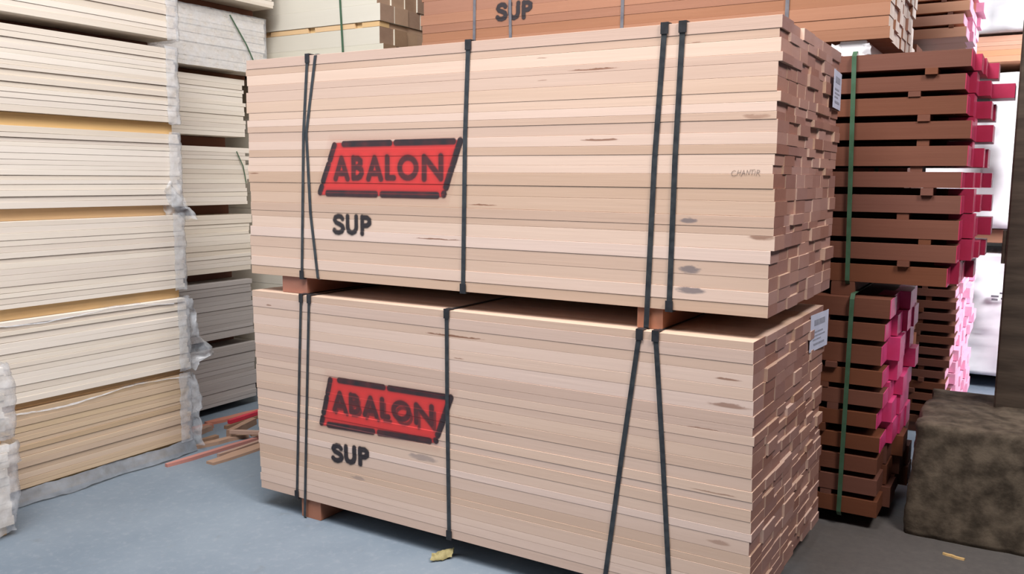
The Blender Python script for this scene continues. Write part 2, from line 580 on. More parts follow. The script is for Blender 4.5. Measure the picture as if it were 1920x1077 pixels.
def frame_strokes(c, hw, dens=1.0, in_gap=0.008):
    """the stencil's black border round the parallelogram c = TL, TR, BR, BL, with its bridges"""
    TL, TR, BR, BL = [Vector((p[0], p[1])) for p in c]
    out = []

    def bar(a, b, cuts):
        d = b - a
        ln = d.length
        for s, e in cuts:
            p, q = a + d * (s + hw * 0.8 / ln), a + d * (e - hw * 0.8 / ln)
            out.append(([tuple(p), tuple(q)], hw, dens))
    h = Vector((0, hw))
    k = Vector((hw * 0.7, 0))
    bar(TL - h, TR - h, ((0.075, 0.48), (0.495, 0.955)))
    bar(BL + h, BR + h, ((0.065, 0.49), (0.51, 0.955)))
    bar(TL - h + k, BL + h + k, ((-0.03, 0.36), (0.36, 0.80), (0.82, 1.03)))
    bar(TR - h - k, BR + h - k, ((-0.06, 0.5), (0.47, 0.90), (0.92, 1.03)))
    return out


# ------------------------------------------------------------------ crumpled sheets


def sheet(name, parent, fn, nu, nv, mat, amp=0.008, freq=18, seed=0.0, label=None, smooth_shade=True):
    """fn(u, v) -> point; the sheet is crumpled by noise and has a little thickness"""
    V, F = [], []
    for j in range(nv + 1):
        for i in range(nu + 1):
            p = Vector(fn(i / nu, j / nv))
            q = p * freq + Vector((seed, seed * 1.7, -seed))
            d = noise.noise_vector(q) + 0.5 * noise.noise_vector(q * 2.3)
            V.append(p + d * amp)
    for j in range(nv):
        for i in range(nu):
            a = j * (nu + 1) + i
            F.append((a, a + 1, a + nu + 2, a + nu + 1))
    o = obj(name, mesh(name, V, F, (mat,), smooth_shade=smooth_shade), parent)
    if label:
        o['label'] = label
    return o


def wrapped_box(name, parent, x0, x1, y0, y1, z0, z1, mat, amp=0.02, freq=5, n=14, seed=0.0):
    """a stretch-wrapped load: a box whose skin bulges and creases"""
    V, F, idx = [], [], {}

    def vid(i, j, k):
        if (i, j, k) not in idx:
            u, v, w = i / n, j / n, k / n
            p = Vector((x0 + (x1 - x0) * u, y0 + (y1 - y0) * v, z0 + (z1 - z0) * w))
            c = Vector(((x0 + x1) / 2, (y0 + y1) / 2, (z0 + z1) / 2))
            q = p * freq + Vector((seed, seed, seed))
            q.z *= 0.6
            a = noise.noise(q) + 0.6 * abs(noise.noise(q * 2.7)) + 0.3 * noise.noise(q * 6)
            s = 0.0 if w == 0 else 1.0
            idx[(i, j, k)] = len(V)
            d = (p - c).normalized() * amp * a * s
            V.append(p + Vector((d.x, d.y, d.z * 0.1 - (0.02 if k == n else 0))))
        return idx[(i, j, k)]
    for a in range(n):
        for b in range(n):
            F.append((vid(a, 0, b), vid(a + 1, 0, b), vid(a + 1, 0, b + 1), vid(a, 0, b + 1)))
            F.append((vid(a, n, b + 1), vid(a + 1, n, b + 1), vid(a + 1, n, b), vid(a, n, b)))
            F.append((vid(0, a, b + 1), vid(0, a + 1, b + 1), vid(0, a + 1, b), vid(0, a, b)))
            F.append((vid(n, a, b), vid(n, a + 1, b), vid(n, a + 1, b + 1), vid(n, a, b + 1)))
            F.append((vid(a, b, n), vid(a + 1, b, n), vid(a + 1, b + 1, n), vid(a, b + 1, n)))
            F.append((vid(a, b + 1, 0), vid(a + 1, b + 1, 0), vid(a + 1, b, 0), vid(a, b, 0)))
    return obj(name, mesh(name, V, F, (mat,), smooth_shade=True), parent)


# ------------------------------------------------------------------ the hall


def slab(name, x0, x1, y0, y1, z0, z1, mat):
    V = [(x, y, z) for x in (x0, x1) for y in (y0, y1) for z in (z0, z1)]
    F = [(0, 1, 3, 2), (4, 6, 7, 5), (0, 4, 5, 1), (2, 3, 7, 6), (0, 2, 6, 4), (1, 5, 7, 3)]
    o = obj(name, mesh(name, V, F, (mat,)))
    o['kind'] = 'structure'
    return o


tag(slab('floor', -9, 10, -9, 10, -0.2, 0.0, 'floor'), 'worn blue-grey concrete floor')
tag(slab('wall_left', -6.2, -6.0, -4.0, 9, 0, 6, 'shell'), 'grey cladding wall behind the left towers')
tag(slab('wall_back', -6.2, 9, 9, 9.2, 0, 6, 'shell'), 'grey cladding wall at the rear of the hall')
tag(slab('wall_right', 7.0, 7.2, -4.0, 9.2, 0, 6, 'shell'), 'grey cladding wall on the right of the hall')
tag(slab('wall_front', -0.3, 7.2, -4.2, -4.0, 0, 6, 'shell'), 'grey cladding beside the wide front doorway')  # unseen wall, put in to keep front daylight off the right side
tag(slab('ceiling', -6.2, 7.2, -4.0, 9.2, 6.0, 6.2, 'shell'), 'grey underside of the hall roof')

# ------------------------------------------------------------------ the two stencilled packs in the middle
BE = ('beech', 'beech_end')
A0 = 1.102
A = thing('timber_pack', 'upper pale timber pack with red ABALON stencil, strapped in black, on top of another', 'timber pack', (0, 0, A0), 0, 'packs stencilled ABALON')
rngA = random.Random(5)
layA = layers_of(0.0, 0.959, 25, 0.33, rngA)
frA = fill_boards(A, 2.366, 0.965, layA, 0.11, 0.165, BE, 21, end_j=0.0045, lean=lambda z: 0.0)
z = lambda v: v - A0
for fr in ([(0.373, z(2.061)), (0.342, z(1.733)), (0.314, 0)], [(0.419, z(2.061)), (0.358, z(1.733)), (0.373, z(1.389)), (0.409, 0)],
           [(1.197, z(2.061)), (1.183, z(1.718)), (1.174, 0)], [(1.982, z(2.061)), (1.959, z(1.613)), (1.945, -0.073)],
           [(2.045, z(2.061)), (2.032, z(1.613)), (2.027, 0)]):
    loop_strap(A, fr, 0.965, 0.959, 'black_strap', w=0.015 if fr[0][0] < 1 else 0.019,
               guards=(fr[0][0] != 0.419, fr[-1][1] == 0 and fr[0][0] != 0.419))
for x0, x1 in ((0.18, 0.33), (1.905, 2.0)):
    put_box('bearer', A, x0, x1, 0.012, 0.95, -0.0735, -0.0005, 'red_bearer', along='y')
logoA = [(0.509, z(1.697)), (1.168, z(1.702)), (1.088, z(1.465)), (0.418, z(1.464))]
stA = frame_strokes(logoA, 0.0135)
stA += [(l, 0.0125, 0.9) for l in text_strokes('ABALON', 0.512, 1.075, z(1.536), z(1.538), 0.095, 0.097)]
inA = [(0.512, z(1.690)), (1.150, z(1.694)), (1.078, z(1.472)), (0.432, z(1.470))]
paint_patch('painted_logo', A, frA, (0.37, 1.23, z(1.42), z(1.74)), 0.003, stA, inA, 'red parallelogram stencil with black border reading ABALON')
paint_patch('painted_word', A, frA, (0.46, 0.75, z(1.27), z(1.42)), 0.0025, [(l, 0.0105, 0.85) for l in text_strokes('SUP', 0.500, 0.708, z(1.307), z(1.310), 0.079, 0.076)], None, 'black stencilled word SUP', soft=0.005)
# handwriting
hw = [[(11, 0), (7, 2), (2, -1), (0, -6), (2, -11), (8, -12), (13, -10)], [(18, 3), (15, -10)], [(25, 3), (22, -10)], [(16, -4), (24, -3)],
      [(26, -13), (32, 3), (35, -10)], [(28, -6), (35, -5)], [(39, -10), (41, 3), (46, -9), (49, 4)], [(50, 3), (61, 4)], [(55, 3), (53, -10)],
      [(62, 1), (60, -10)], [(65, -11), (67, 3), (73, 2), (72, -3), (66, -4)], [(69, -4), (74, -12)]]
s = 0.00125
hw = [([(2.226 + u * s, z(1.576) + v * s) for u, v in l], 0.0008, 0.8) for l in hw]
paint_patch('handwriting', A, frA, (2.215, 2.33, z(1.548), z(1.59)), 0.0012, hw, None, 'small pencilled word on the right of the pack face', soft=0.0008, halo=0.0)
for a in ((1.72, 1.929, 0.115, 0.004, 0.9), (1.75, 1.684, 0.085, 0.005, 0.85), (1.05, 1.304, 0.13, 0.003, 0.9), (1.26, 1.4445, 0.08, 0.0028, 0.9),
          (2.33, 1.999, 0.05, 0.005, 0.8), (2.335, 1.366, 0.05, 0.014, 0.75), (1.515, 2.01, 0.028, 0.002, 0.7), (1.515, 1.98, 0.028, 0.002, 0.7),
          (1.515, 1.90, 0.026, 0.002, 0.6), (2.09, 1.995, 0.02, 0.002, 0.6), (0.03, 1.56, 0.035, 0.004, 0.8), (1.09, 1.14, 0.11, 0.0025, 0.8), (2.30, 1.75, 0.05, 0.01, 0.5)):
    mark(frA, a[0], z(a[1]), *a[2:])
for a in ((2.085, 1.412, 0.035, 0.012), (2.095, 1.246, 0.045, 0.018), (2.10, 1.175, 0.06, 0.014)):
    mark(frA, a[0], z(a[1]), a[2], a[3], 0.75, 1.0)


def paper(parent, x, y0, y1, z0, z1, tilt, label):
    p = obj('paper_label', board_mesh(z1 - z0, y1 - y0, 0.0012, ('paper', 'paper'), 0.0002), parent, (x, (y0 + y1) / 2, (z0 + z1) / 2), (tilt, -math.pi / 2, 0))
    p['label'] = label
    L = z1 - z0
    for u0, u1, w0, w1 in ((0.18, 0.34, -0.3, 0.3), (-0.02, 0.03, -0.35, 0.2), (-0.12, -0.08, -0.35, 0.32), (-0.22, -0.18, -0.35, 0.1), (-0.36, -0.30, -0.3, 0.3)):
        b = obj('print_line', board_mesh((u1 - u0) * L, (w1 - w0) * (y1 - y0), 0.0006, ('print', 'print'), 0.0001), p, ((u0 + u1) / 2 * L, (w0 + w1) / 2 * (y1 - y0), -0.0009))
    return p


paper(A, 2.366 + 0.0125, 0.745, 0.962, z(1.83), z(1.975), 0.06, 'bluish paper delivery label')

B0 = 0.09
B = thing('timber_pack', 'lower pale timber pack with smeared red ABALON stencil, standing on the floor', 'timber pack', (0.023, -0.0205, B0), -0.0108, 'packs stencilled ABALON')
layB = layers_of(0.0, 0.937, 25, 0.33, random.Random(9))
frB = fill_boards(B, 2.316, 1.015, layB, 0.11, 0.165, BE, 33, end_j=0.004, lean=lambda v: 0.018 * (1 - v / 0.937))
z = lambda v: v - B0
for fr in ([(0.306, 0.937), (0.285, z(0.673)), (0.253, 0)], [(0.354, 0.937), (0.325, z(0.5)), (0.299, -0.0885)], [(1.095, 0.937), (1.097, z(0.666)), (1.106, 0)],
           [(1.915, 0.937), (1.86, z(0.575)), (1.804, 0)], [(1.974, 0.937), (2.012, z(0.61)), (2.055, 0)]):
    loop_strap(B, fr, 1.015, 0.937, 'black_strap', w=0.014 if fr[0][0] < 1 else 0.018, guards=(True, fr[0][0] in (0.306, 1.095)))
for x0, x1 in ((0.268, 0.385), (1.86, 1.98)):
    put_box('bearer', B, x0, x1, 0.012, 1.0, -0.0895, -0.0005, 'red_bearer', along='y')
logoB = [(0.461, z(0.684)), (1.122, z(0.690)), (1.046, z(0.470)), (0.403, z(0.448))]
stB = frame_strokes(logoB, 0.0135)
stB += [(l, 0.0125, 0.9) for l in text_strokes('ABALON', 0.482, 1.025, z(0.533), z(0.548), 0.085, 0.080)]
stB += [(l, 0.008, 0.7) for l in text_strokes('ABALON', 0.492, 1.040, z(0.522), z(0.526), 0.085, 0.080)]
inB = [(0.467, z(0.678)), (1.103, z(0.684)), (1.034, z(0.477)), (0.417, z(0.455))]
paint_patch('painted_logo', B, frB, (0.36, 1.18, z(0.40), z(0.73)), 0.003, stB, inB, 'tilted red stencil with black border and doubled letters reading ABALON', seed=8)
paint_patch('painted_word', B, frB, (0.43, 0.72, z(0.265), z(0.425)), 0.0025, [(l, 0.0115, 0.95) for l in text_strokes('SUP', 0.470, 0.680, z(0.302), z(0.318), 0.076, 0.074)], None, 'black stencilled word SUP', soft=0.005, seed=5)
for a in ((1.12, 0.927, 0.17, 0.005, 0.9), (2.23, 0.895, 0.055, 0.005, 0.8), (2.24, 0.806, 0.09, 0.009, 0.7), (2.15, 0.715, 0.07, 0.004, 0.6), (0.40, 0.985, 0.02, 0.006, 0.7),
          (0.10, 0.965, 0.02, 0.004, 0.7), (1.15, 0.84, 0.03, 0.003, 0.6), (1.95, 0.25, 0.1, 0.003, 0.6), (1.2, 0.6, 0.2, 0.002, 0.7), (2.2, 0.50, 0.1, 0.003, 0.6), (2.22, 0.33, 0.05, 0.01, 0.5)):
    mark(frB, a[0], z(a[1]), *a[2:])
mark(frB, 0.97, z(0.403), 0.09, 0.016, 0.5, 1.0)
mark(frB, 0.62, z(0.25), 0.05, 0.01, 0.4, 1.0)
paper(B, 2.316 + 0.013, 0.76, 0.995, z(0.865), z(1.015), -0.08, 'creased white paper delivery label')

# ------------------------------------------------------------------ planks with pink ends on the right
BR = ('brown', 'brown', 'pink')


def stickered(name, label, loc, bands, L, Wd, wmin, wmax, seed, mats, painted, proud, stick_x, gmat='green_strap', strap_x=None, group=None, end_j=0.008, tilt=0.0, stick_w=0.024, solid=False):
    r = thing(name, label, 'timber pack', loc, tilt, group)
    z0 = bands[0][0]
    lay = [(b - z0, t - b) for b, t in bands]
    fill_boards(r, L, Wd, lay, wmin, wmax, mats, seed, end_j=end_j, painted=painted, proud=proud, gap=0.0015, pitch=solid)
    rng = random.Random(seed + 1)
    for (b, t), (b2, t2) in zip(bands[:-1], bands[1:]):
        for sx in stick_x:
            x = sx + rng.uniform(-0.05, 0.05)
            put_box('sticker_lath', r, x - stick_w, x + stick_w, rng.uniform(-0.015, 0.012), (wmin - 0.012) if solid else Wd - 0.01, t - z0, b2 - z0, 'brown', 0.001, along='y')
    if strap_x:
        xt, xb = strap_x
        ht = bands[-1][1] - z0
        loop_strap(r, [(xt, ht), ((xt + xb) / 2, ht / 2), (xb, 0)], Wd, ht, gmat, w=0.019, guards=(False, False), off=0.016)
    return r


RLb = [(.062, .136), (.160, .234), (.258, .331), (.360, .428), (.465, .532), (.561, .628), (.652, .724), (.748, .833), (.857, .932), (.956, 1.041)]
RL = stickered('plank_pack', 'stickered brown planks with vivid pink ends beside the concrete block, on the floor', (0.17, 1.19, .062), RLb, 2.395, 0.68, 0.15, 0.2, 41, BR,
               lambda zb: 0.07 if zb > 0.22 else 0.0, lambda y, zb, g: 0.11 * max(0, y - 0.09) + (g.uniform(-0.012, 0.014) if y > 0.1 else 0), (0.3, 1.2, 2.16), strap_x=(2.255, 2.248), group='planks with pink ends', solid=True)
for x0, x1 in ((0.2, 0.3), (1.2, 1.3), (2.0, 2.1)):
    put_box('bearer', RL, x0, x1, 0.02, 0.66, -0.062, -0.0005, 'brown', along='y')
RUb = [(1.103, 1.183), (1.206, 1.280), (1.303, 1.385), (1.412, 1.489), (1.520, 1.588), (1.611, 1.696), (1.723, 1.798), (1.825, 1.901), (1.923, 1.989), (2.015, 2.086)]
RU = stickered('plank_pack', 'upper stickered brown planks with crimson ends and a green strap, behind the stencilled pack', (0.42, 1.25, 1.103), RUb, 2.40, 0.68, 0.15, 0.2, 43, ('brown', 'brown', 'crimson'),
               lambda zb: 0.10, lambda y, zb, g: (0.12 * max(0, y - 0.09) + (g.uniform(-0.01, 0.02) if y > 0.1 else 0) if not (y > 0.45 and abs(zb - 0.82) < 0.03) else 0.135) - (0.04 if zb < 0.05 else 0),
               (0.3, 1.2, 2.22), strap_x=(1.948, 1.970), group='planks with pink ends', solid='second')
for x0, x1 in ((0.15, 0.25), (1.0, 1.1), (1.9, 2.0)):
    put_box('bearer', RU, x0, x1, 0.0, 0.60, -0.0615, -0.0005, 'brown', along='y')
FBb = [(0.06 + i * 0.072, 0.06 + i * 0.072 + 0.046) for i in range(15)]
FB = stickered('plank_pack', 'far low pack of thin reddish planks with pale pink ends, behind the concrete block', (0.55, 3.0, 0.06), FBb, 2.15, 1.3, 0.2, 0.3, 47, ('brown', 'brown', 'pink_pale'),
               lambda zb: 0.05, lambda y, zb, g: 0.03 * y + g.uniform(-0.01, 0.02), (0.3, 1.2, 1.98), group='planks with pink ends', stick_w=0.016, solid=True)
for x0, x1 in ((0.2, 0.3), (1.9, 2.0)):
    put_box('bearer', FB, x0, x1, 0.02, 1.28, -0.06, -0.0005, 'brown', along='y')

# pack behind that carries the top one
Hb = [(0.06 + i * 0.1, 0.06 + i * 0.1 + 0.08) for i in range(22)]
H = stickered('plank_pack', 'tall stickered brown pack hidden behind the strapped planks, under the top rear planks', (0.05, 2.13, 0.06), Hb, 2.45, 0.78, 0.19, 0.26, 51, ('brown', 'brown', 'pink'),
              None, None, (0.3, 1.2, 2.1))
for x0, x1 in ((0.2, 0.3), (2.0, 2.1)):
    put_box('bearer', H, x0, x1, 0.02, 0.76, -0.06, -0.0005, 'brown', along='y')
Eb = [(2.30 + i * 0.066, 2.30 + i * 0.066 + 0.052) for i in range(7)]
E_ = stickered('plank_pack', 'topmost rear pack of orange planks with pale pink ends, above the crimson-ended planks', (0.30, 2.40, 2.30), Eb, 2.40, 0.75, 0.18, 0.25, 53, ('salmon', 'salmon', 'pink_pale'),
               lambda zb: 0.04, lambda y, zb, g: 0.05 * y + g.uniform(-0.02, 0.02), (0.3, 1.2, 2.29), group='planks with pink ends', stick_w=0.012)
for x0, x1 in ((0.2, 0.3), (1.9, 2.0)):
    put_box('bearer', E_, x0, x1, 0.0, 0.48, -0.0595, -0.0005, 'brown', along='y')

# orange pack over them
C0 = 2.15
C = thing('timber_pack', 'orange timber pack with white painted ends and black word SUP, above the stencilled packs', 'timber pack', (0.05, 1.25, C0), 0)
layC = layers_of(0.0, 0.62, 11, 0.3, random.Random(4))
frC = fill_boards(C, 2.45, 0.80, layC, 0.10, 0.15, ('orange', 'white_end'), 61, end_j=0.007, front_j=0.003)
for x, x2 in ((0.358, 0.352), (0.572, 0.586), (1.228, 1.220), (2.023, 2.02)):
    loop_strap(C, [(x, 0.62), ((x + x2) / 2, 0.3), (x2, 0)], 0.80, 0.62, 'grey_strap', w=0.017, guards=(False, False), off=0.005)
paint_patch('painted_word', C, frC, (0.45, 0.75, 0.20, 0.345), 0.003, [(l, 0.012, 0.95) for l in text_strokes('SUP', 0.492, 0.708, 0.232, 0.232, 0.083, 0.083)], None, 'black stencilled word SUP', soft=0.005)
for x0, x1 in ((0.45, 0.55), (2.25, 2.36)):
    put_box('bearer', C, x0, x1, 0.02, 0.72, -0.0635, -0.0005, 'film_white' if x0 > 1 else 'brown', along='y')
sheet('plastic_scrap', C, lambda u, v: (2.22 + 0.16 * u, -0.012 + 0.05 * math.sin(3 * u), -0.0615 + 0.05 * v), 14, 8, 'film_white', 0.010, 30, 2.0, 'crumpled white plastic on the bearer')

# pale squared timber on the upper left
D0 = 2.27
D = thing('beam_pack', 'pale squared timber pack with brown ends and green strap, top rear left', 'timber pack', (-2.45, 1.55, D0), 0)
rngD = random.Random(3)
layD = [(0.0, 0.105), (0.105, 0.105), (0.245, 0.105), (0.35, 0.105), (0.455, 0.105), (0.56, 0.105)]
fill_boards(D, 1.95, 0.84, layD, 0.12, 0.15, ('spruce', 'spruce_end'), 71, end_j=0.012, front_j=0.004)
for i in range(5):
    put_box('sticker_lath', D, 0.15 + 0.4 * i, 0.20 + 0.4 * i, 0.02, 0.82, 0.2105, 0.2445, 'pine', 0.001, along='y')
put_box('edge_lath', D, 1.85, 1.94, 0.104, 0.83, 0.2115, 0.2435, 'spruce_end', 0.001, along='y')
for (x0, x1) in ((0.005, 0.145), (0.205, 0.545), (0.605, 0.945), (1.005, 1.345), (1.405, 1.745), (1.805, 1.945)):
    put_box('edge_lath', D, x0, x1, 0.004, 0.10, 0.2115, 0.2435, 'pine', 0.001)
loop_strap(D, [(1.62, 0.665), (1.645, 0.2), (1.655, 0)], 0.84, 0.665, 'green_strap', w=0.016, guards=(False, False), off=0.006)
for x0, x1 in ((0.2, 0.3), (1.6, 1.7)):
    put_box('bearer', D, x0, x1, 0.02, 0.82, -0.0585, -0.0005, 'pine', along='y')
Db = [(0.06 + i * 0.105, 0.06 + i * 0.105 + 0.104) for i in range(20)]
D2 = thing('beam_pack', 'tall pale squared timber pack hidden behind, under the green-strapped one', 'timber pack', (-2.45, 1.55, 0.06), 0)
fill_boards(D2, 1.95, 0.84, [(b - 0.06, t - b) for b, t in Db] + [(2.1, 0.05)], 0.2, 0.28, ('spruce', 'spruce_end'), 73)
for x0, x1 in ((0.2, 0.3), (1.6, 1.7)):
    put_box('bearer', D2, x0, x1, 0.02, 0.82, -0.06, -0.0005, 'pine', along='y')

# ------------------------------------------------------------------ towers of board packs on the left
R90 = math.pi / 2
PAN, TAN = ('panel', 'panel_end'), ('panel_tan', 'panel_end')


def wrap_end(root, L, H, seed, amp=0.007, back=0.4, frontw=0.075, top=0.01, bottom=0.01, mat='film', label=None):
    """film folded round the end of a pack: a strip on the face, then the end itself"""
    tot = frontw + back

    def fn(u, v):
        s = u * tot
        zz = -bottom + (H + top + bottom) * v
        if s < frontw:
            return (L - frontw + s + 0.010, -0.010, zz)
        return (L + 0.022, s - frontw - 0.008, zz)
    return sheet('plastic_wrap', root, fn, 34, 26, mat, amp, 26, seed, label)


def tower_pack(loc, L, Wd, H, n, mats, seed, label, group, bearer_h, bearer_mat='pine', tilt=0.0, wrap=True, jit=0.25, wave=0.0, end_j=0.006, by=0.012):
    r = thing('board_pack', label, 'timber pack', loc, R90 + tilt, group)
    lay = layers_of(0.0, H, n, jit, random.Random(seed))
    fr = fill_boards(r, L, Wd, lay, 0.28, 0.34, mats, seed, end_j=end_j, front_j=0.003, gap=0.001)
    rng = random.Random(seed)
    for zb, t, o, fj in fr:
        o.rotation_euler[1] = rng.uniform(-wave, wave)
    if bearer_h > 0:
        for y0 in (by, Wd * 0.5, Wd - 0.1):
            put_box('bearer', r, 0.02, L - 0.012, y0 + 0.02, y0 + 0.09, -bearer_h, -0.0005, bearer_mat, 0.002)
    if wrap:
        wrap_end(r, L, H, seed * 1.3)
    return r


ORD = ['lowest', 'second', 'third', 'fourth', 'fifth', 'sixth', 'topmost']
# near tower, whose faces show at the left edge of the picture
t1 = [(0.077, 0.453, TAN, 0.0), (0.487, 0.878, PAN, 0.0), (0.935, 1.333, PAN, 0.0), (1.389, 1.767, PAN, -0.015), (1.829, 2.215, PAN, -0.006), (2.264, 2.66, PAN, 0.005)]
T1 = []
for i, (z0, z1, ms, dx) in enumerate(t1):
    prev = t1[i - 1][1] if i else 0.0
    lb = ['lowest board pack of the near left tower, tan face, resting on a grey plastic sheet',
          'second-lowest board pack of the near left tower, plastic tail hanging off its end',
          'third board pack from the floor in the near left tower, pale face',
          'fourth board pack up the near left tower, torn film at its lower corner',
          'fifth board pack from the floor in the near left tower, almost white',
          'topmost board pack of the near left tower, casting a deep shadow below it'][i]
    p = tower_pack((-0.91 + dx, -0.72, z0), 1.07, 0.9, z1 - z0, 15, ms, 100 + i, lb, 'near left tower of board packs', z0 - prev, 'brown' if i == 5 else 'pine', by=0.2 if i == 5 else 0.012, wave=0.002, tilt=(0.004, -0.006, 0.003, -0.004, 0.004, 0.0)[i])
    T1.append(p)
# plastic that hangs loose
sheet('plastic_tail', T1[1], lambda u, v: (1.08 + (0.035 + 0.13 * (1 - v) * (v > 0.12) + 0.02 * math.sin(9 * v)) * u, 0.03 + 0.05 * math.sin(5 * u + 3 * v), -0.02 + 0.41 * v), 16, 26, 'film', 0.016, 20, 5.0, 'torn plastic tail hanging off the end')
sheet('plastic_tail', T1[3], lambda u, v: (0.97 + 0.20 * u * (1 - 0.6 * v), -0.012 + 0.03 * math.sin(6 * u + 4 * v), -0.075 + 0.20 * v), 20, 20, 'film', 0.016, 22, 7.0, 'torn plastic at the lower corner')
sheet('plastic_tail', T1[0], lambda u, v: (1.075 + (0.05 + 0.06 * (v > 0.5) * (1 - v)) * u, -0.005 + 0.04 * math.sin(5 * u + 3 * v), -0.05 + 0.42 * v), 14, 26, 'film', 0.014, 22, 9.0, 'crumpled plastic along the end')
sheet('plastic_sheet', T1[0], lambda u, v: (-0.02 + 1.12 * u, -0.004 - 0.035 * v + 0.012 * math.sin(14 * u), -0.003 - 0.066 * v), 60, 8, 'film_grey', 0.006, 14, 3.0, 'grey plastic sheet under the pack')
for k in (0, 1):
    H_ = t1[k][1] - t1[k][0]
    sheet('plastic_sheet', T1[k], lambda u, v: (0.10 * (1 - k) + (1.09 - 0.10) * u, -0.006 + 0.16 * v * v, H_ + 0.006 - 0.035 * (1 - v) * (0.6 + 0.4 * math.sin(7 * u))), 50, 6, 'film', 0.004, 16, 11.0 + k, 'film folded over the top edge')

# farther tower between the near one and the stencilled packs
t2 = [(0.05, 0.43, -1.42, 1.31), (0.49, 0.86, -1.42, 1.30), (0.925, 1.295, -1.42, 1.30), (1.36, 1.73, -1.42, 1.29), (1.80, 2.17, -1.42, 1.28), (2.215, 2.57, -1.38, 1.43), (2.635, 3.0, -1.30, 1.44)]
for i, (z0, z1, xf, ye) in enumerate(t2):
    prev = t2[i - 1][1] if i else 0.0
    lb = ['lowest greyish board pack of the far left tower, above the scrap sticks',
          'second board pack from the floor in the far left tower, dark gaps above and below',
          'third board pack from the floor in the far left tower, greyish thin layers',
          'fourth board pack from the floor in the far left tower, beside a turquoise strap end',
          'fifth board pack from the floor in the far left tower, pale thin layers',
          'film-covered white board pack with diagonal strap, second from top of far left tower',
          'topmost board pack of the far left tower, jutting out, only its underside corner in view'][i]
    p = tower_pack((xf, ye - 0.89, z0), 0.89, 0.9, z1 - z0, 13, ('panel_grey', 'panel_end') if i < 2 else PAN, 200 + i, lb, 'far left tower of board packs', z0 - prev, 'brown', wave=0.003, wrap=False, end_j=0.010, by=0.16)
    if i == 5:
        sheet('plastic_wrap', p, lambda u, v: (-0.01 + 0.91 * u, -0.008, 0.36 * v), 40, 16, 'film', 0.004, 12, 21.0, 'clear film over the face')
        ribbon('strap', [(0.59, -0.016, 0.34), (0.72, -0.018, 0.17), (0.82, -0.016, 0.0)], [(0, -1, 0)] * 3, (1, 0, 0.5), 0.010, 0.001, 'green_strap', p)
    if i == 3:
        ribbon('strap', [(0.79, -0.012, 0.345), (0.84, -0.014, 0.25), (0.865, -0.012, 0.14)], [(0, -1, 0)] * 3, (1, 0, 0.5), 0.008, 0.001, 'green_strap', p)

# wrapped packs at the very edge, nearest the camera
for i, (z0, z1) in enumerate(((0.05, 0.405), (0.465, 0.74))):
    lb = ['near plastic-wrapped board pack at the left picture edge, standing on the floor', 'near plastic-wrapped board pack at the left picture edge, on top of the other'][i]
    p = tower_pack((-0.60, -1.98, z0), 1.15, 0.9, z1 - z0, 10, PAN, 300 + i, lb, 'wrapped packs at the left edge', z0 - (0.405 if i else 0), wrap=False)
    Hh = z1 - z0

    def fn(u, v, Hh=Hh, i=i):
        s = u * 0.62
        bul = 0.018 * math.sin(math.pi * v) + (0.025 * (v > 0.75) if i == 0 else 0.012)
        zz = -0.03 + (Hh + 0.045) * v
        if s < 0.22:
            return (1.15 - 0.22 + s + 0.012, -0.008 - bul, zz)
        return (1.165 + bul, s - 0.23, zz)
    sheet('plastic_wrap', p, fn, 44, 26, 'film', 0.012, 20, 31.0 + i, 'bulging clear plastic wrap')

# ------------------------------------------------------------------ white wrapped loads in the right background
wl = [(0.10, 1.03, 'lowest white wrapped load in the right background, creased plastic'), (1.205, 2.345, 'middle white wrapped load in the right background, seen past the dark post'),
      (2.62, 3.5, 'topmost white wrapped load in the right background, brightest')]
for i, (z0, z1, lb) in enumerate(wl):
    r = thing('wrapped_load', lb, 'wrapped load', (1.6, 4.55, z0), 0, 'white wrapped loads')
    wrapped_box('plastic_wrap', r, 0, 2.6, 0, 1.0, 0, z1 - z0, 'film_white', 0.075, 3.6, 30, 3.0 * i)
    if i == 0:
        for x0 in (0.2, 2.2):
            put_box('bearer', r, x0, x0 + 0.12, 0.05, 0.95, -0.10, -0.0005, 'brown', along='y')
        for k, (u, v, w_, h_) in enumerate(((1.245, 0.60, 0.05, 0.012), (1.30, 0.625, 0.03, 0.012), (1.25, 0.575, 0.04, 0.012), (1.31, 0.585, 0.045, 0.012), (1.355, 0.61, 0.03, 0.01))):
            put_box('printed_mark', r, u, u + w_, -0.05, -0.03, v, v + h_, 'grey_strap', 0.001)
for i in range(2):
    tag(put_box('squared_beam', None, 1.55, 4.3, 4.60 + 0.7 * i, 4.74 + 0.7 * i, 1.095, 1.195, 'orange', 0.004),
        ('orange beam lying between two white wrapped loads' if i == 0 else 'rear orange beam hidden between two white wrapped loads'), 'beam')
for i, x in enumerate((1.75, 3.95)):
    tag(put_box('cross_bearer', None, x, x + 0.12, 4.60, 5.5, 1.045, 1.0945, 'brown', 0.003, along='y'),
        ('left' if i == 0 else 'right') + ' dark cross bearer under the orange beam', 'bearer')
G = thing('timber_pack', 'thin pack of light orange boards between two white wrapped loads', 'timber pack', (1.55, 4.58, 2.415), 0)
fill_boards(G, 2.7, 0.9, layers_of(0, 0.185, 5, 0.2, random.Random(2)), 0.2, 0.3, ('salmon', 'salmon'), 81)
for x0 in (0.2, 2.3):
    put_box('bearer', G, x0, x0 + 0.12, 0.05, 0.85, -0.0545, -0.0005, 'brown', along='y')

# ------------------------------------------------------------------ concrete block and post


